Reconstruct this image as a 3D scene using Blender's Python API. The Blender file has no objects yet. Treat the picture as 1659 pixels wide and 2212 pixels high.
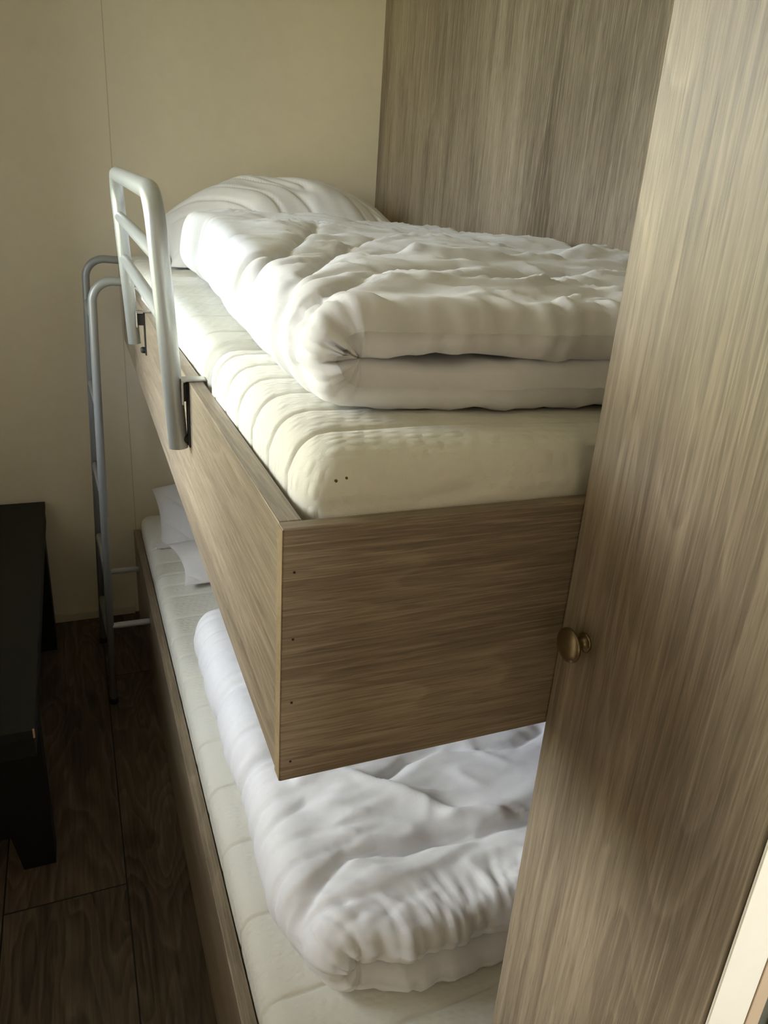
import bpy, bmesh, math
import numpy as np
from mathutils import Vector, Matrix, noise

S = bpy.context.scene
COL = S.collection
rad = math.radians

# ------------------------------------------------------------------ node helpers
class NT:
    def __init__(self, name):
        self.mat = bpy.data.materials.new(name)
        self.mat.use_nodes = True
        self.t = self.mat.node_tree
        self.t.nodes.clear()
        self.out = self.n('ShaderNodeOutputMaterial')
        self.b = self.n('ShaderNodeBsdfPrincipled')
        self.l(self.b.outputs[0], self.out.inputs['Surface'])

    def n(self, kind, **kw):
        nd = self.t.nodes.new(kind)
        for k, v in kw.items():
            setattr(nd, k, v)
        return nd

    def l(self, a, b):
        self.t.links.new(a, b)

    def setin(self, nd, **kw):
        for k, v in kw.items():
            nd.inputs[k.replace('_', ' ')].default_value = v

    def math(self, op, a, b=None, clamp=False):
        m = self.n('ShaderNodeMath', operation=op, use_clamp=clamp)
        for i, x in enumerate((a, b)):
            if x is None:
                continue
            if isinstance(x, (int, float)):
                m.inputs[i].default_value = x
            else:
                self.l(x, m.inputs[i])
        return m.outputs[0]

    def noise(self, vec, scale, detail=4, rough=.55, dist=0.0):
        m = self.n('ShaderNodeTexNoise')
        self.setin(m, Scale=scale, Detail=detail, Roughness=rough, Distortion=dist)
        self.l(vec, m.inputs['Vector'])
        return m.outputs['Fac']

    def mapping(self, vec, scale=(1, 1, 1), loc=(0, 0, 0), rot=(0, 0, 0)):
        m = self.n('ShaderNodeMapping')
        m.inputs['Scale'].default_value = scale
        m.inputs['Location'].default_value = loc
        m.inputs['Rotation'].default_value = rot
        self.l(vec, m.inputs['Vector'])
        return m.outputs[0]

    def ramp(self, fac, stops):
        r = self.n('ShaderNodeValToRGB')
        e = r.color_ramp.elements
        while len(e) < len(stops):
            e.new(.5)
        for el, (p, c) in zip(e, stops):
            el.position = p
            el.color = (c, c, c, 1) if isinstance(c, (int, float)) else (*c, 1)
        self.l(fac, r.inputs[0])
        return r.outputs[0]

    def mix(self, fac, a, b, mode='MIX'):
        m = self.n('ShaderNodeMix', data_type='RGBA', blend_type=mode)
        for sock, x in ((m.inputs[0], fac), (m.inputs[6], a), (m.inputs[7], b)):
            if isinstance(x, (int, float)):
                sock.default_value = x
            elif isinstance(x, tuple):
                sock.default_value = (*x, 1)
            else:
                self.l(x, sock)
        return m.outputs[2]

    def bump(self, h, strength=.3, dist=.002, normal=None):
        m = self.n('ShaderNodeBump')
        self.setin(m, Strength=strength, Distance=dist)
        self.l(h, m.inputs['Height'])
        if normal is not None:
            self.l(normal, m.inputs['Normal'])
        self.l(m.outputs[0], self.b.inputs['Normal'])
        return m.outputs[0]

    def obj(self):
        return self.n('ShaderNodeTexCoord').outputs['Object']


def srgb(r, g, b):
    f = lambda c: (c / 255) / 12.92 if c / 255 <= .04045 else ((c / 255 + .055) / 1.055) ** 2.4
    return (f(r), f(g), f(b))


def plain(name, col, rough=.6, metal=0.0, spec=.5, bump=None):
    m = NT(name)
    m.setin(m.b, Base_Color=(*col, 1), Roughness=rough, Metallic=metal)
    m.b.inputs['Specular IOR Level'].default_value = spec
    o = m.obj()
    sc, st, am = bump or (40, .05, .08)
    nz = m.noise(o, sc, 3)
    c = m.mix(m.ramp(nz, [(.3, 1 - am), (.7, 1.0)]), (0, 0, 0), tuple(col))
    c2 = m.mix(1.0, tuple(col), m.ramp(nz, [(.3, 1 - am), (.7, 1.0)]), 'MULTIPLY')
    m.l(c2, m.b.inputs['Base Color'])
    m.bump(nz, st, .001)
    return m.mat


def wood(name, grain, across, offset=(0, 0, 0), dark=(.150, .113, .077), mid=(.245, .192, .135), light=(.385, .312, .225),
         rough=.42, ring=1.0, streak=1.0, spec=.4, tint=1.0):
    """limed oak laminate; grain / across name the object axes along and across the grain"""
    m = NT(name)
    sep = m.n('ShaderNodeSeparateXYZ')
    o = m.mapping(m.obj(), loc=offset)
    m.l(o, sep.inputs[0])
    ax = {'x': sep.outputs[0], 'y': sep.outputs[1], 'z': sep.outputs[2]}
    third = [k for k in 'xyz' if k not in (grain, across)][0]
    cmb = m.n('ShaderNodeCombineXYZ')
    m.l(ax[grain], cmb.inputs[0]); m.l(ax[across], cmb.inputs[1]); m.l(ax[third], cmb.inputs[2])
    v = cmb.outputs[0]
    # broad board tone
    tone = m.noise(m.mapping(v, (1.0, 7, 7)), 1.0, 3, .5, .6)
    # growth rings: contours of a stretched warped field -> cathedrals and knots
    fld = m.noise(m.mapping(v, (.75, 8.0, 4.0)), 1.0, 2, .4, .3)
    warp = m.noise(m.mapping(v, (6, 34, 34)), 1.0, 4, .6)
    f2 = m.math('ADD', m.math('MULTIPLY', fld, 20.0 * ring), m.math('MULTIPLY', warp, .35))
    ph = m.math('FRACT', f2)
    rings = m.ramp(ph, [(0, .30), (.08, 1.0), (.30, .62), (.80, .34), (1, .30)])
    # fine pores and streaks
    fine = m.noise(m.mapping(v, (9, 430, 430)), 1.0, 3, .6, .12)
    mid_s = m.noise(m.mapping(v, (3.2, 170, 170)), 1.0, 5, .72, .1)
    pores = m.ramp(fine, [(.50, 0), (.66, 1)])
    dashes = m.ramp(m.noise(m.mapping(v, (26, 560, 560)), 1.0, 2, .5), [(.36, 1), (.45, 0)])
    k = m.math('ADD', m.math('MULTIPLY', tone, .60), m.math('MULTIPLY', mid_s, .52))
    k = m.math('ADD', k, m.math('MULTIPLY', m.math('SUBTRACT', rings, .5), .12))
    base = m.ramp(k, [(.42, dark), (.57, mid), (.75, light)])
    c = m.mix(m.math('MULTIPLY', pores, .42 * streak), base, tuple(min(1, x * 1.18) for x in light))
    c = m.mix(m.math('MULTIPLY', dashes, .38 * streak), c, tuple(x * .72 for x in dark))
    if tint != 1.0:
        c = m.mix(1.0, c, (tint, tint, tint), 'MULTIPLY')
    m.l(c, m.b.inputs['Base Color'])
    m.setin(m.b, Roughness=rough)
    m.b.inputs['Specular IOR Level'].default_value = spec
    h = m.math('SUBTRACT', m.math('ADD', fine, m.math('MULTIPLY', mid_s, .5)), dashes)
    m.bump(h, .10, .0010)
    return m.mat


def cloth(name, col, fine=900, st=.12, sheen=.15, warm=None):
    m = NT(name)
    o = m.obj()
    m.setin(m.b, Base_Color=(*col, 1), Roughness=.92)
    m.b.inputs['Specular IOR Level'].default_value = .15
    m.b.inputs['Sheen Weight'].default_value = sheen
    m.b.inputs['Sheen Roughness'].default_value = .5
    a = m.noise(o, fine, 2)
    b = m.noise(m.mapping(o, (1, 1, 1)), 55, 4, .6, .6)
    c = m.mix(1.0, tuple(col), m.ramp(b, [(.3, .955), (.7, 1.0)]), 'MULTIPLY')
    m.l(c, m.b.inputs['Base Color'])
    h = m.math('ADD', m.math('MULTIPLY', a, .18), b)
    m.bump(h, st, .0028)
    return m.mat


def mattress_mat(name, col, specks=()):
    """knitted cover: rows of small raised almond dots"""
    m = NT(name)
    o = m.obj()
    vor = m.n('ShaderNodeTexVoronoi', feature='F1')
    vor.inputs['Scale'].default_value = 1.0
    vor.inputs['Randomness'].default_value = .35
    m.l(m.mapping(o, (60, 95, 60), rot=(0, 0, rad(12))), vor.inputs['Vector'])
    dots = m.ramp(vor.outputs['Distance'], [(.12, 1), (.50, 0)])
    weave = m.noise(o, 700, 2)
    big = m.noise(o, 5, 3)
    c = m.mix(1.0, tuple(col), m.ramp(big, [(.3, .96), (.7, 1.0)]), 'MULTIPLY')
    for sp_ in specks:
        vs = m.n('ShaderNodeVectorMath', operation='MULTIPLY'); m.l(o, vs.inputs[0]); vs.inputs[1].default_value = (1, .1, 1)
        vd = m.n('ShaderNodeVectorMath', operation='DISTANCE')
        m.l(vs.outputs[0], vd.inputs[0]); vd.inputs[1].default_value = (sp_[0], sp_[1] * .1, sp_[2])
        c = m.mix(m.math('LESS_THAN', vd.outputs['Value'], sp_[3]), c, (.16, .085, .03))
    m.l(c, m.b.inputs['Base Color'])
    m.setin(m.b, Roughness=.9)
    m.b.inputs['Specular IOR Level'].default_value = .15
    m.b.inputs['Sheen Weight'].default_value = .1
    m.bump(m.math('ADD', dots, m.math('MULTIPLY', weave, .25)), .42, .0022)
    return m.mat


# ------------------------------------------------------------------ mesh helpers
def root(name, loc, label, cat, group=None):
    o = bpy.data.objects.new(name, None)
    o.empty_display_size = .05
    o.location = loc
    COL.objects.link(o)
    o['label'] = label; o['category'] = cat
    if group:
        o['group'] = group
    return o


def world_of(p):
    v = Vector((0, 0, 0))
    while p is not None:
        v = v + p.location
        p = p.parent
    return v


def obj(name, verts, faces, mat, parent=None, smooth=False, bevel=0, loc=None, segs=2):
    """verts are world coordinates; the object is put under its parent without moving them"""
    off = world_of(parent) if parent is not None else Vector(loc or (0, 0, 0))
    me = bpy.data.meshes.new(name)
    me.from_pydata([tuple(Vector(v) - off) for v in verts], [], faces)
    bm = bmesh.new(); bm.from_mesh(me)
    bmesh.ops.recalc_face_normals(bm, faces=bm.faces)
    bm.to_mesh(me); bm.free()
    me.materials.append(mat)
    if smooth:
        me.polygons.foreach_set('use_smooth', [True] * len(me.polygons))
    o = bpy.data.objects.new(name, me)
    COL.objects.link(o)
    if parent is not None:
        o.parent = parent
    else:
        o.location = off
    if bevel:
        b = o.modifiers.new('edge', 'BEVEL')
        b.width = bevel; b.segments = segs; b.limit_method = 'ANGLE'; b.angle_limit = rad(40)
        b.harden_normals = False
    return o


BOXF = [(0, 3, 2, 1), (4, 5, 6, 7), (0, 1, 5, 4), (1, 2, 6, 5), (2, 3, 7, 6), (3, 0, 4, 7)]


def boxv(x0, x1, y0, y1, z0, z1):
    return [(x0, y0, z0), (x1, y0, z0), (x1, y1, z0), (x0, y1, z0), (x0, y0, z1), (x1, y0, z1), (x1, y1, z1), (x0, y1, z1)]


def box(name, x0, x1, y0, y1, z0, z1, mat, parent=None, bevel=0, loc=None):
    return obj(name, boxv(x0, x1, y0, y1, z0, z1), list(BOXF), mat, parent, bevel=bevel, loc=loc)


def merge(*vf):
    V, F = [], []
    for v, f in vf:
        n = len(V)
        V += list(v); F += [tuple(i + n for i in q) for q in f]
    return V, F


def fillet(pts, r, n=8):
    """round the inner corners of a polyline"""
    pts = [Vector(p) for p in pts]
    out = [pts[0]]
    for i in range(1, len(pts) - 1):
        a, b, c = pts[i - 1], pts[i], pts[i + 1]
        d1, d2 = (a - b), (c - b)
        rr = min(r, d1.length * .49, d2.length * .49)
        d1.normalize(); d2.normalize()
        ang = d1.angle(d2)
        if ang > math.pi - .01:
            out.append(b); continue
        t = min(rr / math.tan(ang / 2), (a - b).length * .49, (c - b).length * .49)
        R = t * math.tan(ang / 2)
        cen = b + (d1 + d2).normalized() * (R / math.sin(ang / 2))
        p, q = b + d1 * t - cen, b + d2 * t - cen
        tot = p.angle(q)
        axis = p.cross(q).normalized()
        for k in range(n + 1):
            out.append(cen + Matrix.Rotation(tot * k / n, 3, axis) @ p)
    out.append(pts[-1])
    return out


def tube(pts, r, n=16, flat=None):
    """tube along a polyline; flat = function(t)->(width scale, height scale) for squashed ends"""
    pts = [Vector(p) for p in pts]
    V, F = [], []
    L = [0]
    for a, b in zip(pts, pts[1:]):
        L.append(L[-1] + (b - a).length)
    tang = []
    for i in range(len(pts)):
        d = pts[min(i + 1, len(pts) - 1)] - pts[max(i - 1, 0)]
        tang.append(d.normalized())
    up = Vector((0, 0, 1)) if abs(tang[0].z) < .9 else Vector((1, 0, 0))
    u = tang[0].cross(up).normalized()
    for i, p in enumerate(pts):
        u = (u - tang[i] * u.dot(tang[i])).normalized()
        w = tang[i].cross(u)
        su, sw = flat(L[i] / L[-1]) if flat else (1, 1)
        for k in range(n):
            a = 2 * math.pi * k / n
            V.append(p + u * math.cos(a) * r * su + w * math.sin(a) * r * sw)
    for i in range(len(pts) - 1):
        for k in range(n):
            F.append((i * n + k, i * n + (k + 1) % n, (i + 1) * n + (k + 1) % n, (i + 1) * n + k))
    F.append(tuple(range(n))[::-1])
    F.append(tuple((len(pts) - 1) * n + k for k in range(n)))
    return V, F


def lathe(prof, origin, axis, n=40):
    """profile [(r, h)] turned about axis through origin"""
    ax = Vector(axis).normalized()
    u = ax.orthogonal().normalized(); w = ax.cross(u)
    o = Vector(origin)
    V, F = [], []
    for r, h in prof:
        for k in range(n):
            a = 2 * math.pi * k / n
            V.append(o + ax * h + (u * math.cos(a) + w * math.sin(a)) * max(r, 1e-5))
    for i in range(len(prof) - 1):
        for k in range(n):
            F.append((i * n + k, i * n + (k + 1) % n, (i + 1) * n + (k + 1) % n, (i + 1) * n + k))
    F.append(tuple(range(n))[::-1]); F.append(tuple((len(prof) - 1) * n + k for k in range(n)))
    return V, F


def soft_box(x0, x1, y0, y1, z0, z1, r, step, disp=None, ylines=(), wander=None):
    """box with round edges, gridded finely enough to carry quilting; disp(p, n)->height along the normal"""
    def lin(a, b):
        k = max(2, int(round((b - a) / step)))
        core = list(np.linspace(a + r, b - r, k))
        e = [a, a + r * .12, a + r * .3, a + r * .6]
        return e + core + [a + b - q for q in e[::-1]]
    X, Y, Z = lin(x0, x1), lin(y0, y1), lin(z0, z1)
    for q in ylines:
        Y = [y for y in Y if abs(y - q) > .0115] + [q + k for k in (-.0105, -.0066, -.004, -.0022, -.0008, .0008, .0022, .004, .0066, .0105)]
    Y = sorted(y for y in Y if y0 <= y <= y1)
    idx, V, F = {}, [], []
    lo, hi = Vector((x0 + r, y0 + r, z0 + r)), Vector((x1 - r, y1 - r, z1 - r))
    def vid(i, j, k):
        key = (i, j, k)
        if key not in idx:
            p = Vector((X[i], Y[j], Z[k]))
            q = Vector((min(max(p.x, lo.x), hi.x), min(max(p.y, lo.y), hi.y), min(max(p.z, lo.z), hi.z)))
            d = (p - q)
            nrm = d.normalized() if d.length > 1e-9 else Vector((0, 0, 1))
            p = q + nrm * r
            if disp:
                p = p + nrm * disp(p, nrm)
            if wander:
                p.y += wander(p) * smooth01(min(p.y - y0, y1 - p.y) / .06)
            idx[key] = len(V); V.append(p)
        return idx[key]
    nx, ny, nz = len(X) - 1, len(Y) - 1, len(Z) - 1
    for i in range(nx):
        for j in range(ny):
            for k in (0, nz):
                F.append((vid(i, j, k), vid(i + 1, j, k), vid(i + 1, j + 1, k), vid(i, j + 1, k)))
    for i in range(nx):
        for k in range(nz):
            for j in (0, ny):
                F.append((vid(i, j, k), vid(i + 1, j, k), vid(i + 1, j, k + 1), vid(i, j, k + 1)))
    for j in range(ny):
        for k in range(nz):
            for i in (0, nx):
                F.append((vid(i, j, k), vid(i, j + 1, k), vid(i, j + 1, k + 1), vid(i, j, k + 1)))
    return V, F


def fn(x, y, z=0.0):
    return noise.noise((x, y, z))


def crease(v, w=.35):
    """sharp valley where v crosses zero, 0 elsewhere"""
    a = abs(v) / w
    return -math.exp(-a * a * 3)


def smooth01(t):
    t = min(max(t, 0), 1)
    return t * t * (3 - 2 * t)


# ------------------------------------------------------------------ materials
M = {}
M['wall'] = plain('cream_wall_board', (.62, .545, .42), .75, spec=.25, bump=(25, .04, .05))
M['hall'] = plain('warm_hall_board', (.46, .405, .32), .75)
M['hall_dark'] = plain('dark_hall_board', (.22, .17, .11), .75)
M['ceiling'] = plain('white_ceiling', (.86, .84, .79), .85)
M['cream'] = plain('cream_gloss_paint', (.80, .765, .66), .35, spec=.5, bump=(30, .02, .03))
M['beige'] = plain('beige_board', (.52, .40, .27), .5)
M['seal'] = plain('grey_green_seal', (.085, .09, .07), .6)
M['white'] = plain('white_board', (.8, .78, .70), .5)
M['wood_y'] = wood('oak_laminate_long', 'y', 'z', (.3, .1, .2), rough=.38, spec=.8)
M['wood_x'] = wood('oak_laminate_end', 'x', 'z', (1.7, 0, 3.25), ring=1.15)
M['wood_z'] = wood('oak_laminate_door', 'z', 'y', (4.1, .4, .9), ring=1.1, streak=.8)
M['wood_wall'] = wood('oak_laminate_wall', 'z', 'y', (2.1, 7.3, .2), ring=.3, streak=1.15, rough=.5, dark=(.125, .092, .058), mid=(.25, .197, .135), light=(.385, .312, .222))
M['edge'] = wood('oak_edge_band', 'y', 'x', (.9, .3, .2), ring=.3, streak=.6)
M['edge_end'] = wood('oak_edge_band_end', 'x', 'y', (.9, .3, .2), ring=.3, streak=.6, dark=(.20, .14, .08), mid=(.27, .2, .12), light=(.34, .26, .17))
M['silver'] = plain('silver_painted_steel', (.53, .555, .56), .30, metal=.4, spec=.5, bump=(200, .02, .04))
M['grey_steel'] = plain('grey_painted_steel', (.27, .275, .27), .38, metal=.25, bump=(200, .02, .05))
M['zinc'] = plain('zinc_plated_steel', (.55, .55, .55), .3, metal=.9, bump=(150, .03, .1))
M['rubber'] = plain('black_rubber', (.018, .018, .018), .7)
M['black'] = plain('black_lacquer', (.006, .0062, .0055), .5, spec=.25, bump=(60, .03, .2))
M['chip'] = plain('bare_chipboard', (.32, .19, .09), .8)
M['bronze'] = plain('antique_brass', (.30, .235, .14), .3, metal=.95, bump=(120, .02, .15))
M['hole'] = plain('dark_screw', (.02, .015, .01), .6)
M['duvet'] = cloth('white_cotton_duvet', (.83, .83, .865))
M['pillow'] = cloth('white_cotton_pillow', (.80, .785, .79), sheen=.1)
M['mattress'] = mattress_mat('cream_knit_cover', (.81, .80, .735))


M['mattress_specked'] = mattress_mat('cream_knit_cover_specked', (.81, .80, .735), [(-.3844, -1.012, .1325, .0013), (-.3765, -1.012, .1345, .0011)])


def floor_mat():
    m = NT('dark_oak_vinyl')
    o = m.obj()
    sep = m.n('ShaderNodeSeparateXYZ'); m.l(o, sep.inputs[0])
    x, y = sep.outputs[0], sep.outputs[1]
    xs = m.math('DIVIDE', m.math('ADD', x, .118), .246)
    row = m.math('FLOOR', xs)
    fx = m.math('FRACT', xs)
    sh = m.math('MULTIPLY', m.math('FRACT', m.math('MULTIPLY', m.math('ADD', row, 1.0), .37)), 1.3)
    ys = m.math('DIVIDE', m.math('SUBTRACT', m.math('ADD', y, sh), .836), 1.3)
    fy = m.math('FRACT', ys)
    pid = m.math('ADD', m.math('MULTIPLY', row, 7.13), m.math('MULTIPLY', m.math('FLOOR', ys), 3.71))
    ex = m.math('MINIMUM', fx, m.math('SUBTRACT', 1.0, fx))
    ey = m.math('MINIMUM', fy, m.math('SUBTRACT', 1.0, fy))
    seam = m.math('MAXIMUM', m.math('LESS_THAN', ex, .0065), m.math('LESS_THAN', ey, .0013))
    cmb = m.n('ShaderNodeCombineXYZ')
    m.l(m.math('ADD', y, m.math('MULTIPLY', pid, 1.7)), cmb.inputs[0]); m.l(x, cmb.inputs[1]); m.l(pid, cmb.inputs[2])
    v = cmb.outputs[0]
    tone = m.noise(m.mapping(v, (1.4, 8, 1)), 1.0, 3, .5, .8)
    fld = m.noise(m.mapping(v, (1.6, 7, 1)), 1.0, 2, .45, .5)
    ph = m.math('FRACT', m.math('ADD', m.math('MULTIPLY', fld, 15), m.math('MULTIPLY', m.noise(m.mapping(v, (8, 30, 1)), 1, 3), 1.2)))
    rings = m.ramp(ph, [(0, .2), (.2, .9), (.6, .5), (1, .2)])
    st = m.noise(m.mapping(v, (6, 120, 1)), 1.0, 4, .65, .3)
    k = m.math('ADD', m.math('ADD', m.math('MULTIPLY', tone, .6), m.math('MULTIPLY', st, .5)), m.math('MULTIPLY', m.math('SUBTRACT', rings, .5), .22))
    c = m.ramp(k, [(.36, (.030, .020, .013)), (.58, (.092, .065, .044)), (.82, (.17, .128, .09))])
    knots = m.ramp(m.noise(m.mapping(v, (5, 9, 1)), 1.0, 1, .4), [(.22, 1), (.30, 0)])
    c = m.mix(m.math('MULTIPLY', knots, .75), c, (.02, .012, .008))
    c = m.mix(seam, c, (.008, .006, .005))
    m.l(c, m.b.inputs['Base Color'])
    m.setin(m.b, Roughness=.55)
    m.b.inputs['Specular IOR Level'].default_value = .3
    m.bump(m.math('SUBTRACT', st, m.math('MULTIPLY', seam, 3)), .2, .001)
    return m.mat


def backwall_mat():
    """cream board wall with hairline joints between the boards"""
    m = NT('cream_board_wall')
    o = m.obj()
    sep = m.n('ShaderNodeSeparateXYZ'); m.l(o, sep.inputs[0])
    fx = m.math('FRACT', m.math('DIVIDE', m.math('SUBTRACT', sep.outputs[0], .0216 - .0015), 1.22))
    seam = m.math('LESS_THAN', fx, .0022)
    nz = m.noise(o, 30, 3)
    c = m.mix(1.0, (.74, .655, .51), m.ramp(nz, [(.3, .97), (.7, 1.0)]), 'MULTIPLY')
    c = m.mix(m.math('MULTIPLY', seam, .42), c, (.25, .21, .15))
    m.l(c, m.b.inputs['Base Color'])
    m.setin(m.b, Roughness=.6)
    m.b.inputs['Specular IOR Level'].default_value = .3
    m.bump(m.math('SUBTRACT', m.math('MULTIPLY', nz, .2), seam), .2, .001)
    return m.mat


def glass_mat():
    m = NT('window_glass')
    m.t.nodes.remove(m.b)
    tr = m.n('ShaderNodeBsdfTransparent')
    gl = m.n('ShaderNodeBsdfGlossy'); gl.inputs['Roughness'].default_value = .02
    fr = m.n('ShaderNodeFresnel'); fr.inputs['IOR'].default_value = 1.3
    mx = m.n('ShaderNodeMixShader')
    m.l(fr.outputs[0], mx.inputs[0]); m.l(tr.outputs[0], mx.inputs[1]); m.l(gl.outputs[0], mx.inputs[2])
    m.l(mx.outputs[0], m.out.inputs['Surface'])
    return m.mat


M['floor'] = floor_mat()
M['backwall'] = backwall_mat()
M['glass'] = glass_mat()

# ------------------------------------------------------------------ measurements (metres)
L = 2.05          # back wall
W = .853          # timber wall beside the beds
ZT, ZB = 1.1996, .9727   # upper side panel
XD = .2579        # wardrobe front
YF = -.234        # doorway plane
XL = -.70        # window wall
ZC = 2.32
HY = -2.4         # rear of the hall
HX0, HX1 = -1.9, 1.5
T = .015


def struct(name, *a, **k):
    o = box(name, *a, **k)
    o['kind'] = 'structure'
    return o


# ------------------------------------------------------------------ room shell
struct('floor', HX0, HX1, HY, L + .05, -.05, 0, M['floor'])
struct('ceiling', HX0 - .08, HX1 + .08, HY - .08, L + .08, ZC, ZC + .05, M['ceiling'])
struct('wall_back', XL - .08, W + .08, L, L + .06, 0, ZC, M['backwall'])
struct('wall_right', W, W + .05, YF - .006, L, 0, ZC, M['wood_wall'])


def wall_with_hole(name, plane, a0, a1, h0, h1, hole, thick, mat):
    """wall in the plane x=const or y=const with one rectangular opening"""
    ax, c = plane
    b0, b1, g0, g1 = hole
    pieces = [(a0, b0, h0, h1), (b1, a1, h0, h1), (b0, b1, g1, h1)]
    if g0 > h0:
        pieces.append((b0, b1, h0, g0))
    V, F = [], []
    for p0, p1, q0, q1 in pieces:
        if p1 - p0 < .001:
            continue
        bv = boxv(c, c + thick, p0, p1, q0, q1) if ax == 'x' else boxv(p0, p1, c, c + thick, q0, q1)
        V, F = merge((V, F), (bv, BOXF))
    o = obj(name, V, F, mat); o['kind'] = 'structure'
    return o


WIN = (.36, 1.42, .84, 2.2)
wall_with_hole('wall_left', ('x', XL), YF, L, 0, ZC, WIN, -.08, M['wall'])
struct('wall_rear', HX0, HX1, HY - .08, HY, 0, ZC, M['hall'])
struct('wall_hall_left', HX0 - .08, HX0, HY, YF - .08, 0, ZC, M['hall_dark'])
FILL_WIN = (-1.4, -.32, .9, 2.1)  # unseen opening added in the hall to light the door trim and foot board
wall_with_hole('wall_hall_right', ('x', HX1), HY, YF, 0, ZC, FILL_WIN, .08, M['hall'])
wall_with_hole('wall_front', ('y', YF - .0065), HX0, XD, 0, ZC, (-.60, XD, 0, 2.08), -.05, M['cream'])
struct('wall_front_right', .3335, HX1, YF - .0065, YF - .0005, 0, ZC, M['white'])


def window(name, plane, hole, bars, sg=1):
    ax, c = plane
    b0, b1, g0, g1 = hole
    def bx(p0, p1, q0, q1, d0, d1):
        d0, d1 = sorted((d0 * sg, d1 * sg))
        return (boxv(c + d0, c + d1, p0, p1, q0, q1) if ax == 'x' else boxv(p0, p1, c + d0, c + d1, q0, q1)), BOXF
    fw = .045
    parts = [bx(b0, b0 + fw, g0, g1, -.06, -.01), bx(b1 - fw, b1, g0, g1, -.06, -.01), bx(b0 + fw, b1 - fw, g1 - fw, g1, -.06, -.01), bx(b0 + fw, b1 - fw, g0, g0 + fw, -.06, -.01)]
    for f in bars:
        m_ = b0 + (b1 - b0) * f
        parts.append(bx(m_ - .02, m_ + .02, g0 + fw, g1 - fw, -.055, -.015))
    V, F = merge(*parts)
    w = obj(name, V, F, M['white'], bevel=.003); w['kind'] = 'structure'
    V, F = bx(b0 + fw, b1 - fw, g0 + fw, g1 - fw, -.038, -.034)
    obj('glass_pane', V, list(F), M['glass'], w)
    V, F = bx(b0 - .02, b1 + .02, g0 - .02, g0, 0, .07)
    obj('window_sill', V, list(F), M['white'], w, bevel=.003)


window('window_1', ('x', XL), WIN, [.5])
window('hall_fill_window', ('x', HX1), FILL_WIN, [.5], -1)

struct('baseboard_back', XL, -.0, L - .012, L, 0, .029, M['wall'], bevel=.002)
struct('baseboard_left', XL, XL + .012, YF, L - .012, 0, .029, M['wall'], bevel=.002)
# door surround seen end-on at the doorway
struct('trim_1', XD + .0003, .3005, YF - .0024, YF - .0005, 0, 2.08, M['cream'], bevel=.0006)
struct('trim_2', .3007, .3175, YF - .0030, YF - .0005, 0, 2.08, M['beige'], bevel=.001)
struct('trim_3', .3177, .3325, YF - .0020, YF - .0005, 0, 2.08, M['seal'], bevel=.001)
struct('trim_4', XD + .0003, .3325, YF - .0065, YF - .0005, 2.081, ZC, M['cream'])

# ------------------------------------------------------------------ wardrobe
wr = root('wardrobe', (.55, -.12, 0), 'tall oak-look wardrobe beside the bunk foot with one small brass knob', 'wardrobe')
V, F = merge((boxv(XD + .0165, W - .001, YF + .002, -.0015, .0, ZC - .001), BOXF))
obj('carcass', V, F, M['wood_z'], wr)
wd = box('door', XD, XD + .016, YF + .0012, -.0008, .03, ZC - .02, M['wood_z'], wr, bevel=.0012)
KO = (XD, -.034, 1.0825)
V, F = lathe([(.0005, 0), (.0085, 0), (.0088, .0012), (.0078, .0022), (.0055, .003), (.0050, .006), (.0052, .010), (.0075, .0128), (.0130, .0142), (.0152, .0158),
              (.0154, .0172), (.0146, .0186), (.0120, .0203), (.008, .0216), (.004, .0222), (.0003, .0224)], KO, (-1, 0, 0), 48)
obj('knob', V, F, M['bronze'], wd, smooth=True)['label'] = 'antique brass mushroom knob'

# ------------------------------------------------------------------ bunks
# the long upper side board is very slightly out of square with the wall
XB, DT, DB = .0245, -.015, .0137


def lerp(a, b, t):
    return a + (b - a) * t


ub = root('upper_bunk', (.4, 1.0, ZB), 'upper bunk with deep oak-look side board and foot board', 'bunk bed')
y0, y1 = T, L - .001
t1 = 1.0
v = [(0, y0, ZB), (T + .003, y0, ZB), (XB + T + .003, y1, ZB + DB), (XB, y1, ZB + DB),
     (0, y0, ZT), (T + .003, y0, ZT), (XB + T + .003, y1, ZT + DT), (XB, y1, ZT + DT)]
obj('side_board', v, list(BOXF), M['wood_y'], ub, bevel=.0012)
eb = box('foot_board', -.0006, W - .002, 0.0002, T - .0002, ZB, ZT, M['wood_x'], ub, bevel=.0012)
for z in (ZT - .035, ZT - .092, ZT - .15, ZT - .208):
    V, F = lathe([(.0002, 0), (.0011, 0), (.0009, .0005), (.0002, .0006)], (.0085, .0002, z), (0, -1, 0), 12)
    obj('screw_hole', V, F, M['hole'], eb)
box('edge_band', -.0010, -.0006, .0004, T - .0006, ZB + .001, ZT - .001, M['edge_end'], eb)
box('base_board', XB + T + .006, W - .004, T + .002, L - .004, ZT - .125, ZT - .107, M['wood_y'], ub)
box('wall_batten', W - .03, W - .003, T + .002, L - .004, ZT - .17, ZT - .126, M['wood_y'], ub)

lb = root('lower_bunk', (.4, 1.0, 0), 'lower bunk with low oak-look side board standing on the floor', 'bunk bed')
LX = .0135; LZ = .327
box('side_board', LX, LX + .021, .006, L - .003, 0, LZ, M['wood_y'], lb, bevel=.0012)
box('foot_board', LX + .022, W - .003, .006, .021, 0, LZ, M['wood_x'], lb, bevel=.0012)
box('base_board', LX + .022, W - .003, .023, L - .004, .235, .253, M['wood_y'], lb)
for yy in (.5, 1.2, 1.9):
    box('support', LX + .03, W - .01, yy, yy + .018, 0, .234, M['wood_y'], lb)


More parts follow.
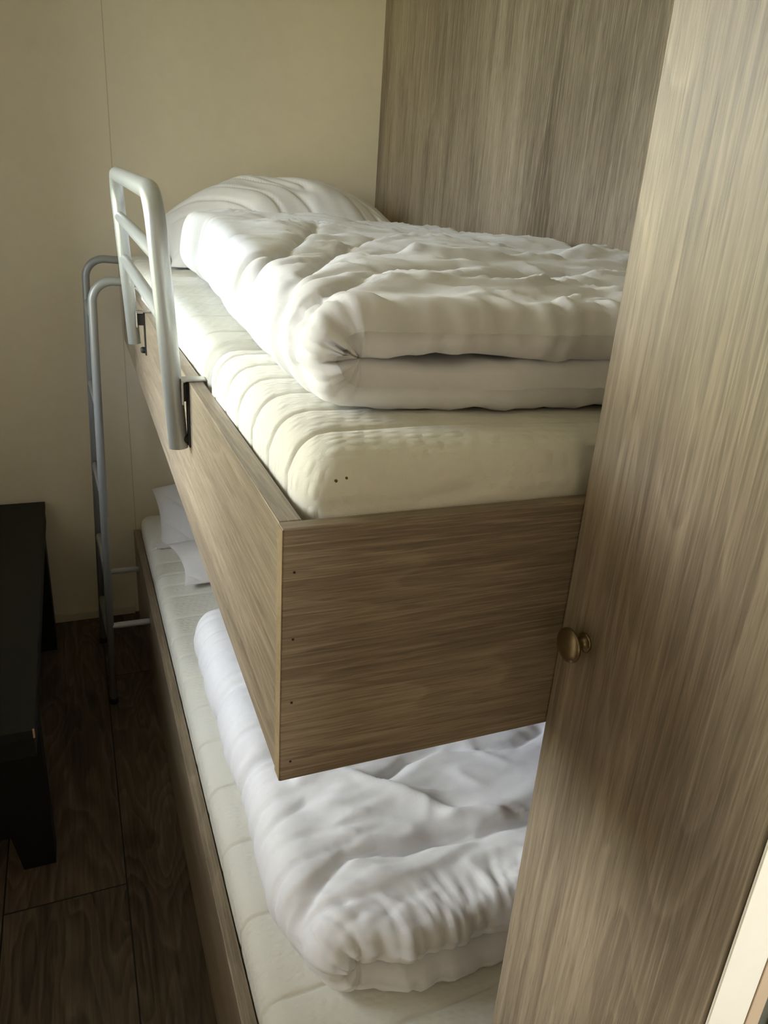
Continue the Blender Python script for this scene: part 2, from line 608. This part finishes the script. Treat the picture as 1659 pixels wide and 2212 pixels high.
# ------------------------------------------------------------------ mattresses
def quilt(lines, depth, seed):
    def d(p, n):
        h = 0.0
        top = smooth01((n.z + .15) / .5)
        side = 1 - abs(n.z)
        for i, ly in enumerate(lines):
            dy = (p.y - ly)
            if abs(dy) < .06:
                h -= depth * (.95 * math.exp(-(dy / .0030) ** 2) * (.85 * top + .40) + .32 * math.exp(-(dy / .022) ** 2) * top)
        h += .0014 * fn(p.x * 6, p.y * 9, seed) * top
        h += .0005 * fn(p.x * 25, p.y * 40, seed) * top
        return h
    return d


def dimples(p, seed):
    return .0005 * fn(p.x * 34 + seed, p.y * 62, p.z * 40)


def welt(p, n):
    """sewn edge of the loose cover, sagging across the foot end"""
    if n.y > -.8 or p.y > .03:
        return 0
    zl = 1.206 + .03 * smooth01((p.x - .1) / .22)
    return -.0028 * math.exp(-((p.z - zl) / .0028) ** 2) + .0012 * smooth01((zl - p.z) / .004)


mu = root('mattress', (.43, 1.03, ZT - .107), 'cream quilted mattress in the upper bunk under the thick folded duvet', 'mattress', 'bunk mattresses')
zb = ZT - .106
xa, xb_ = .0225, W - .005


def seg(name, ya, yb, za, zt, lines, parent, x0, seed, mat='mattress', r=.036, step=.0085, tilt=0):
    q = quilt(lines, .0042, seed)
    d = lambda p, n: q(p, n) + welt(p, n) + dimples(p, seed) * smooth01((n.z + n.y * -.6 + .2) / .6)
    V, F = soft_box(x0, xb_, ya, yb, za, zt, r, step, d, lines, lambda p: .010 * math.sin(p.x * 5 + seed) + .006 * fn(p.x * 6, p.y * 4, seed))
    return obj(name, V, F, M[mat], parent, smooth=True)


seg('mattress_section', T + .003, .452, zb, 1.2500, [.072, .135, .2, .265, .33, .395], mu, xa, 1.3, 'mattress_specked')
seg('mattress_section', .4535, 1.44, zb, 1.243, [.62, .78, .92, 1.06, 1.2, 1.33], mu, xa + .006, 4.1)
seg('mattress_section', 1.4415, L - .004, zb, 1.243, [1.52, 1.62, 1.74, 1.86, 1.95], mu, xa + .012, 7.7)

ml = root('mattress', (.43, 1.03, .254), 'cream quilted mattress in the lower bunk with the lavender-white duvet', 'mattress', 'bunk mattresses')
seg('mattress_cover', .024, L - .004, .254, .386, [.13, .225, .37, .52, .66, .80, .92, 1.03, 1.13, 1.22, 1.31, 1.43, 1.50, 1.57, 1.65, 1.76], ml, LX + .0235, 11.0, r=.03, step=.0085)


# ------------------------------------------------------------------ duvets
def seg_dist(x, y, pts):
    best = 9.0
    for (ax_, ay_), (bx_, by_) in zip(pts, pts[1:]):
        ux, uy = bx_ - ax_, by_ - ay_
        t_ = min(1, max(0, ((x - ax_) * ux + (y - ay_) * uy) / (ux * ux + uy * uy)))
        best = min(best, math.hypot(x - ax_ - ux * t_, y - ay_ - uy * t_))
    return best


def duvet(name, zbase, xl, xr, yf, yb, h0, seed, label, lift, front_of, left_of, tuft, amp=1.0, fine=1.0, folds=()):
    """a quilt folded double: one padded sheet runs in along the bed, turns over at its fold on the open
    side and comes back on top.  s follows the sheet from the wall, round the fold and back to the wall."""
    V, F = [], []
    R = h0 * .88
    run = xr - (xl + R + h0)
    arc = math.pi * R
    tot = 2 * run + arc
    NS = 210
    # denser samples in the fold
    ss = sorted(set(list(np.linspace(0, run, 70)) + list(np.linspace(run, run + arc, 36)) + list(np.linspace(run + arc, tot, 120))))
    NS = len(ss)
    span = yb - yf
    ny = 170
    th = []
    # closed profile in (y, thickness): long flat with padded round ends
    us = np.concatenate([np.linspace(0, .10, 22, endpoint=False), np.linspace(.10, .9, 125, endpoint=False), np.linspace(.9, 1, 16)])
    prof = [(u, 1) for u in us] + [(u, -1) for u in us[::-1]]
    NP = len(prof)
    for si, s in enumerate(ss):
        if s < run:
            cx_, cz_ = xr - s, zbase + h0; nx_, nz_ = 0, -1; layer = 0; a = 0
        elif s < run + arc:
            a = (s - run) / R
            cx_, cz_ = xl + R + h0 - math.sin(a) * R, zbase + h0 + R - math.cos(a) * R
            nx_, nz_ = -math.sin(a), -math.cos(a); layer = .5
        else:
            cx_, cz_ = xl + R + h0 + (s - run - arc), zbase + h0 + 2 * R; nx_, nz_ = 0, 1; layer = 1
        upper = smooth01((s - run) / arc)
        cap = min(1, math.sqrt(max(0, min(s, tot - s)) / .035 + .0005))
        xx = cx_
        y_front = yf + front_of(xx, upper)
        y_back = yb + .03 * fn(xx * 3, 5.5 + seed) - .03 * (1 - upper)
        for u, sg in prof:
            y = lerp(y_front, y_back, u)
            dy = min(y - y_front, y_back - y)
            e = min(1.0, dy / (h0 * 1.25))
            rnd = math.sqrt(max(0.0, 1 - (1 - e) ** 2))
            # hemmed edge is thinner and puckered, the body is full
            puff = 1 + .22 * fn(xx * 4.2 + seed, y * 4.5) * min(1, dy / .1)
            hh = h0 * rnd * cap * puff
            if sg < 0:
                e2_ = min(1.0, dy / (h0 * .95))
                hh = h0 * ((.93 - .30 * math.exp(-((xx - xl - .13) / .06) ** 2) * math.exp(-dy / .08)) * math.sqrt(max(0.0, 1 - (1 - e2_) ** 2))) * cap
            d = 0.0
            if sg > 0:
                far = smooth01(dy / .05)
                px0 = xx + .004 * fn(xx * 30, y * 30)
                # quilt channels with tufts
                for ty in tuft:
                    wv = ty + .02 * fn(xx * 5, ty * 9 + seed) + .012 * math.sin(xx * 9 + ty * 20)
                    q = (y - wv)
                    k = .35 + .65 * smooth01(.5 + fn(xx * 6 + ty * 3, seed) * 1.2)
                    d -= amp * (.0150 * math.exp(-(q / .0085) ** 2) + .008 * math.exp(-(q / .05) ** 2)) * k * upper
                # creases wrapping round the fold
                wob = y - .28 * (s - run) + .035 * fn(s * 7, seed * 2 + y * 2)
                fold_zone = math.exp(-((s - run - arc * .75) / (arc * 1.7)) ** 2)
                r1 = fn(wob * 21, s * 2.2 + seed)
                r2 = fn(wob * 44 + 9, s * 4 + seed)
                d += amp * (.0050 * crease(r1, .14) + .0035 * r1 + .0012 * r2) * fold_zone * far
                # long soft wrinkles over the top
                wx = xx + .05 * fn(xx * 4 + 3, y * 4 + seed)
                wy = y + .05 * fn(xx * 4 + seed, y * 4 + 11)
                n1 = fn((wy - .30 * wx) * 11 + seed, (wx + .3 * wy) * 2.4)
                n2 = fn((wy + .55 * wx) * 17 + seed * 2, (wx - .5 * wy) * 4.0)
                n3 = fn((wy - .1 * wx) * 40, (wx + .1 * wy) * 9 + seed)
                rg = lambda q: max(0.0, 1 - abs(q) * 3.2) ** 2
                tz = smooth01((s - run - arc * .8) / (.10))
                d += amp * (.014 * fn(xx * 4 + seed * 3, y * 4.4) + .0065 * n1 + .0055 * rg(n1) + .0045 * rg(n2) + .0022 * n2 + fine * (.0026 * n3 + .0030 * rg(n3))) * tz * far
                for pts_, dep, wid in folds:
                    q = seg_dist(px0, y, pts_)
                    if q < wid * 4:
                        d += (dep * math.exp(-(q / wid) ** 2) + .45 * dep * math.exp(-(q / (wid * 2.6)) ** 2)) * smooth01((s - run - arc * .45) / (arc * .4)) * far
                # puckers along the hemmed foot end
                pk = fn(xx * 34 + 2 * fn(xx * 6, y * 6), y * 5 + seed + upper * 7)
                d += amp * (.0045 * crease(pk, .2) + .0018 * pk) * math.exp(-((y - y_front - .03) / .045) ** 2) * (.45 if upper < .2 else 1)
            else:
                pk = fn(xx * 24, y * 6 + seed + upper * 7)
                d += .0015 * pk * math.exp(-((y - y_front - .01) / .03) ** 2)
            hh2 = sg * hh + d * rnd
            fr = math.exp(-max(0.0, y - y_front) / .03)
            pl = fn(xx * 17 + seed * 3, upper * 4 + seed, s * .5)
            p2 = fn(xx * 38 + seed, upper * 6)
            y2 = y + amp * (.010 * pl + .006 * max(0.0, 1 - abs(p2) * 3) ** 2 - .004) * fr
            if layer == .5:
                y2 += amp * (.014 * fn(a * 1.3 + seed, 3.1) + .009 * max(0.0, 1 - abs(fn(a * 2.6, seed)) * 4) ** 2) * fr * math.sin(a)
            hh2 += amp * (.0055 * p2 + .004 * pl) * rnd * math.exp(-max(0.0, y - y_front) / .06)
            px, pz = cx_ + nx_ * hh2, cz_ + nz_ * hh2
            # the stack narrows / swings towards the pillow and rises over it
            lf = left_of(y)
            wgt = 1 - smooth01((px - xl) / .42)
            px += lf * wgt
            frac = (pz - zbase) / (h0 * 4)
            pz += lift(px, y) * smooth01((frac - .5) / .4)
            pz = max(pz, zbase)
            V.append((px, y2, pz))
    for i in range(NS - 1):
        for k in range(NP):
            F.append((i * NP + k, i * NP + (k + 1) % NP, (i + 1) * NP + (k + 1) % NP, (i + 1) * NP + k))
    F.append(tuple(range(NP))[::-1]); F.append(tuple((NS - 1) * NP + k for k in range(NP)))
    o = obj(name, V, F, M['duvet'], None, smooth=True, loc=((xl + xr) / 2, (yf + yb) / 2, zbase))
    o['label'] = label; o['category'] = 'duvet'; o['group'] = 'folded white duvets'
    return o


duvet('duvet', 1.2495, .048, W - .012, .092, 1.48, .0255, 2.7,
      'thick white duvet folded double on the upper bunk mattress', lambda x, y: .006 + .028 * smooth01((y - .1) / 1.0) + .012 * math.exp(-((x - .25) / .2) ** 2) * smooth01((y - .8) / .4),
      lambda x, up: .012 * fn(x * 5, up * 3) + .02 * smooth01((.2 - x) / .2),
      lambda y: .075 * smooth01((y - .15) / 1.2), [.52, .80, 1.1], fine=.75,
      folds=[([(.05, .34), (.138, .565), (.22, .78), (.30, .98)], -.007, .007), ([(.05, .18), (.081, .253), (.15, .41), (.229, .58), (.34, .74)], -.007, .006),
             ([(.05, .12), (.082, .165), (.182, .285), (.30, .34)], -.005, .006), ([(.18, .30), (.27, .275), (.36, .31), (.50, .40)], -.008, .009),
             ([(.20, .215), (.30, .205), (.42, .27), (.56, .37)], .006, .011), ([(.29, .47), (.40, .46), (.52, .50), (.75, .66)], .008, .014)])
duvet('duvet', .3855, .074, W - .012, .150, 1.11, .032, 8.2,
      'white duvet folded double on the lower bunk mattress below the foot board', lambda x, y: .012,
      lambda x, up: .012 * fn(x * 5 + 3, up * 3) + .05 * smooth01((.22 - x) / .2),
      lambda y: .045 * smooth01((.33 - y) / .2), [.56, .80, 1.0], amp=1.0, fine=.35,
      folds=[([(.166, .477), (.247, .451), (.315, .39), (.378, .326), (.448, .300)], .009, .011), ([(.093, .249), (.14, .285), (.188, .305), (.232, .302), (.273, .292), (.322, .295), (.396, .282), (.423, .284), (.488, .278), (.62, .30)], -.011, .008),
             ([(.292, .434), (.326, .455), (.361, .475), (.432, .489), (.514, .46), (.566, .452), (.643, .474)], -.010, .008), ([(.05, .30), (.10, .25), (.14, .235)], -.006, .006), ([(.05, .43), (.10, .40), (.16, .43)], -.005, .006), ([(.05, .62), (.11, .60)], -.005, .006)])


# ------------------------------------------------------------------ pillows
def pillow(label, centre, size, rot, seed, pin=.10, droop=0.0, zmin=-9, wr_amp=1.0):
    a, b, c = size[0] / 2, size[1] / 2, size[2] / 2
    R = Matrix.Rotation(rot[2], 3, 'Z') @ Matrix.Rotation(rot[0], 3, 'X') @ Matrix.Rotation(rot[1], 3, 'Y')
    n, m_ = 210, 140
    V, F = [], []
    for sgn in (1, -1):
        for i in range(n + 1):
            for j in range(m_ + 1):
                u = math.sin((i / n - .5) * math.pi); v = math.sin((j / m_ - .5) * math.pi)
                x = a * u * (1 - pin * (1 - abs(v) ** 2) * abs(u) ** 4)
                y = b * v * (1 - pin * (1 - abs(u) ** 2) * abs(v) ** 4)
                e = max(0.0, (1 - abs(u) ** 2.6)) * max(0.0, (1 - abs(v) ** 2.6))
                th = c * e ** .58
                d = 0
                rr = math.hypot(u, v)
                w1 = fn((x * .85 + y * .5) * 15 + seed, (y * .85 - x * .5) * 3.2)
                w2 = fn((x * .95 + y * .3) * 28 + seed, (y * .95 - x * .3) * 6)
                d += wr_amp * (.0050 * crease(w1, .16) + .004 * w1 + .002 * w2 + .008 * fn(x * 6 + seed, y * 7)) * e ** .5
                w = Vector(centre) + R @ Vector((x, y, sgn * (th + d)))
                w.z = max(w.z - droop * abs(u) ** 2.2, zmin + .0005 * (1 + sgn))
                V.append(w)
    K = (n + 1) * (m_ + 1)
    for sidx in (0, 1):
        for i in range(n):
            for j in range(m_):
                q = [sidx * K + i * (m_ + 1) + j, sidx * K + (i + 1) * (m_ + 1) + j, sidx * K + (i + 1) * (m_ + 1) + j + 1, sidx * K + i * (m_ + 1) + j + 1]
                F.append(tuple(q) if sidx == 0 else tuple(q[::-1]))
    o = obj('pillow', V, F, M['pillow'], None, smooth=True, loc=centre)
    bm = bmesh.new(); bm.from_mesh(o.data)
    bmesh.ops.remove_doubles(bm, verts=bm.verts, dist=.0004)
    bm.to_mesh(o.data); bm.free()
    o.data.polygons.foreach_set('use_smooth', [True] * len(o.data.polygons))
    o['label'] = label; o['category'] = 'pillow'
    return o


pillow('plump white pillow at the head of the upper bunk behind the duvet', (.505, 1.79, 1.352), (.80, .44, .26), (rad(14), rad(1), rad(0)), 3.3, droop=.085, zmin=1.248, wr_amp=1.6)
pillow('shaded white pillow propped on end wall in the lower bunk', (.42, 1.865, .445), (.70, .33, .13), (rad(22), 0, rad(-4)), 5.1, pin=.06, droop=.03, zmin=.388, wr_amp=.8)
pillow('flat white pillow on the lower bunk in front of the propped pillow', (.435, 1.578, .418), (.68, .24, .08), (rad(6), 0, rad(4)), 9.4, pin=.06, zmin=.388)

# ------------------------------------------------------------------ guard rail
gr = root('guard_rail', (-.02, .83, ZT), 'short silver tubular guard rail clamped to the upper bunk side board', 'bed rail')
A0, A1 = Vector((-.0085, .507, 1.105)), Vector((-.026, .512, 1.418))
B0, B1 = Vector((-.0085, 1.175, 1.126)), Vector((-.026, 1.180, 1.450))
rt = .0125
V, F = tube(fillet([A0, A1, B1, B0], .05, 10), rt, 20)
obj('rail_frame', V, F, M['silver'], gr, smooth=True)


def post(Pa, Pb, z):
    return Pa + (Pb - Pa) * ((z - Pa.z) / (Pb.z - Pa.z))


def squash(t):
    k = smooth01(min(t, 1 - t) / .09)
    return (.75 + .25 * k, .55 + .45 * k)


for za, zb2 in ((1.345, 1.372), (1.270, 1.293)):
    p, q = post(A0, A1, za), post(B0, B1, zb2)
    V, F = tube([p + (q - p) * t for t in np.linspace(.012, .988, 24)], .0098, 16)
    obj('crossbar', V, F, M['silver'], gr, smooth=True)
for P0, P1, ym in ((A0, A1, .507), (B0, B1, 1.175)):
    xo = XB * ym / L
    zt = ZT + DT * ym / L
    # hook plate lying over the top of the board, turned down on both faces
    V, F = merge((boxv(-.004, xo + T + .0065, ym - .016, ym + .006, zt + .0003, zt + .0032), BOXF),
                 (boxv(-.004, -.0015, ym - .016, ym + .006, zt - .030, zt + .0003), BOXF))
    br = obj('hook_bracket', V, F, M['zinc'], gr, bevel=.0008)
    V, F = merge((boxv(xo - .0026, xo - .0002, ym - .014, ym + .004, zt - .088, zt - .001), BOXF),
                 (boxv(-.0015, xo - .0026, ym - .012, ym + .002, zt - .026, zt - .004), BOXF))
    obj('spacer', V, F, M['rubber'], br, bevel=.0006)
    V, F = lathe([(.0005, 0), (.006, 0), (.0065, .002), (.0065, .008), (.0045, .011), (.0004, .0115)], (xo - .0004, ym - .004, zt - .078), (-1, 0, 0), 20)
    obj('clamp_pad', V, F, M['rubber'], gr, smooth=True)

# ------------------------------------------------------------------ ladder
ld = root('bunk_ladder', (-.1, 1.7, 0), 'grey tubular ladder hooked over the upper bunk by the cream wall', 'ladder')
rails = []
for (yt, ybm, xt, xbm, zh) in ((1.52, 1.515, -.073, -.104, 1.218), (1.87, 1.87, -.076, -.1165, 1.243)):
    path = [(xbm, ybm, .006), (xt - .002, yt, zh - .0), (.03, yt, zh - .004), (.036, yt, zh - .004)]
    path = fillet([path[0], path[1], path[2]], .06, 14)
    V, F = tube(path, .0105, 18)
    obj('ladder_rail', V, F, M['grey_steel'], ld, smooth=True)
    V, F = lathe([(.0004, 0), (.0125, 0), (.0125, .016), (.0105, .018)], (xbm, ybm, .0005), (0, 0, 1), 20)
    obj('rubber_foot', V, F, M['rubber'], ld, smooth=True)
    rails.append((Vector((xbm, ybm, 0)), Vector((xt, yt, zh))))
    # end plate that hangs behind the board
    xo = XB * yt / L
    V, F = boxv(xo + T + .0055, xo + T + .0082, yt - .012, yt + .012, ZT - .075, zh), BOXF


def on_rail(i, z):
    a, b = rails[i]
    return a + (b - a) * (z / b.z)


for za, zb2 in ((1.125, 1.125), (.905, .895), (.665, .64), (.44, .40), (.21, .175)):
    p, q = on_rail(0, za), on_rail(1, zb2)
    V, F = tube([p + (q - p) * t for t in np.linspace(.02, .98, 30)], .0105, 16, squash)
    obj('rung', V, F, M['grey_steel'], ld, smooth=True)
for i, z in ((0, .262), (1, .262)):
    p = on_rail(i, z)
    q = Vector((LX - .001, p.y + .02, z - .012))
    V, F = tube([p + (q - p) * t for t in np.linspace(0, 1, 16)], .0088, 16, lambda t: (1.0, .75 + .25 * smooth01(t / .2)))
    obj('standoff', V, F, M['silver'], ld, smooth=True)

# ------------------------------------------------------------------ low black table
tb = root('low_table', (-.47, 1.4, 0), 'low black table standing on the dark floor beside the ladder', 'table')
TX = -.258; TXL = XL + .03
top = box('table_top', TXL, TX, .822, L - .016, .441, .462, M['black'], tb, bevel=.0012)
V, F = boxv(TX - .0035, TX + .0004, .8216, .8255, .4425, .4626), BOXF
obj('chipped_corner', V, list(F), M['chip'], top, bevel=.0012)['label'] = 'chipped bare corner'
box('apron', TXL + .003, TX - .002, .828, L - .03, .395, .4405, M['black'], tb, bevel=.001)
box('front_panel', TXL + .01, TX - .006, .945, .962, .098, .3945, M['black'], tb, bevel=.001)


def tleg(ya, yb, xo, s):
    """flared foot: wide at the panel, narrower at the floor"""
    pr = [(0, 0), (0, .3945), (-.098 * s, .3945), (-.098 * s, .125), (-.082 * s, .095), (-.066 * s, 0)]
    V = [(xo + px, ya, pz) for px, pz in pr] + [(xo + px, yb, pz) for px, pz in pr]
    n = len(pr)
    F = [tuple(range(n)), tuple(range(2 * n - 1, n - 1, -1))] + [(i, (i + 1) % n, n + (i + 1) % n, n + i) for i in range(n)]
    return V, F


for ya, yb in ((.9445, 1.01), (1.86, 1.93)):
    for xo, s in ((-.262, 1), (TXL + .006, -1)):
        V, F = tleg(ya, yb, xo, s)
        obj('leg', V, F, M['black'], tb, bevel=.001)

# ------------------------------------------------------------------ light
wd_ = bpy.data.worlds.new('overcast_sky'); S.world = wd_
wd_.use_nodes = True
t = wd_.node_tree; t.nodes.clear()
wo = t.nodes.new('ShaderNodeOutputWorld'); bg = t.nodes.new('ShaderNodeBackground')
tc = t.nodes.new('ShaderNodeTexCoord'); sp = t.nodes.new('ShaderNodeSeparateXYZ'); rp = t.nodes.new('ShaderNodeValToRGB')
t.links.new(tc.outputs['Generated'], sp.inputs[0]); t.links.new(sp.outputs[2], rp.inputs[0])
e = rp.color_ramp.elements
e[0].position = 0.0; e[0].color = (.20, .22, .13, 1)
e[1].position = .04; e[1].color = (.72, .835, 1.0, 1)
e2 = e.new(.5); e2.color = (.84, .91, 1.0, 1)
mr = t.nodes.new('ShaderNodeMapRange'); mr.interpolation_type = 'SMOOTHSTEP'
mr.inputs['From Min'].default_value = .42; mr.inputs['From Max'].default_value = .86
t.links.new(sp.outputs[1], mr.inputs['Value'])
mxw = t.nodes.new('ShaderNodeMix'); mxw.data_type = 'RGBA'; mxw.blend_type = 'MULTIPLY'
mxw.inputs[7].default_value = (5.6, 4.9, 3.55, 1)      # the bright, hazy, sunny side of the sky
t.links.new(mr.outputs[0], mxw.inputs[0]); t.links.new(rp.outputs[0], mxw.inputs[6])
t.links.new(mxw.outputs[2], bg.inputs['Color']); bg.inputs['Strength'].default_value = 10.2
t.links.new(bg.outputs[0], wo.inputs['Surface'])


def portal(name, loc, rot, sx, sy):
    ld_ = bpy.data.lights.new(name, 'AREA'); ld_.shape = 'RECTANGLE'; ld_.size = sx; ld_.size_y = sy
    ld_.cycles.is_portal = True
    o = bpy.data.objects.new(name, ld_); o.location = loc; o.rotation_euler = rot
    COL.objects.link(o)


portal('window_daylight', (XL - .07, (WIN[0] + WIN[1]) / 2, (WIN[2] + WIN[3]) / 2), (0, rad(-90), 0), WIN[3] - WIN[2], WIN[1] - WIN[0])

portal('hall_fill_portal', (HX1 + .07, (FILL_WIN[0] + FILL_WIN[1]) / 2, (FILL_WIN[2] + FILL_WIN[3]) / 2), (0, rad(90), 0), FILL_WIN[3] - FILL_WIN[2], FILL_WIN[1] - FILL_WIN[0])
hl = bpy.data.lights.new('hall_fill_light', 'AREA'); hl.shape = 'DISK'; hl.size = .42  # added fill light, out of view, brightens the door trim; no real fitting
hl.energy = 46; hl.color = (1.0, .94, .83)
ho = bpy.data.objects.new('hall_fill_light', hl); ho.location = (1.05, -.85, ZC - .01); COL.objects.link(ho)

# ------------------------------------------------------------------ camera
R = ((0.9256188284622782, 0.36896693996238145, 0.08422102831785132), (-0.37289278652046903, 0.8511200561105746, 0.36952079758429346), (0.0646587515895554, -0.37344082168548315, 0.9253978595943214))
cam = bpy.data.cameras.new('camera'); co = bpy.data.objects.new('camera', cam); COL.objects.link(co)
mw = Matrix(((R[0][0], R[0][2], -R[0][1], -.12722), (R[1][0], R[1][2], -R[1][1], -.46966), (R[2][0], R[2][2], -R[2][1], 1.41238), (0, 0, 0, 1)))
co.matrix_world = mw
cam.sensor_fit = 'HORIZONTAL'; cam.sensor_width = 36.0; cam.lens = 1600.17 / 1659 * 36.0
cam.clip_start = .02
S.camera = co

S.view_settings.view_transform = 'Standard'
S.view_settings.look = 'None'
S.view_settings.exposure = 0.36
S.view_settings.gamma = 1.0
S.view_settings.use_curve_mapping = False
S.cycles.max_bounces = 10
S.cycles.diffuse_bounces = 6
S.cycles.sample_clamp_indirect = 6.0
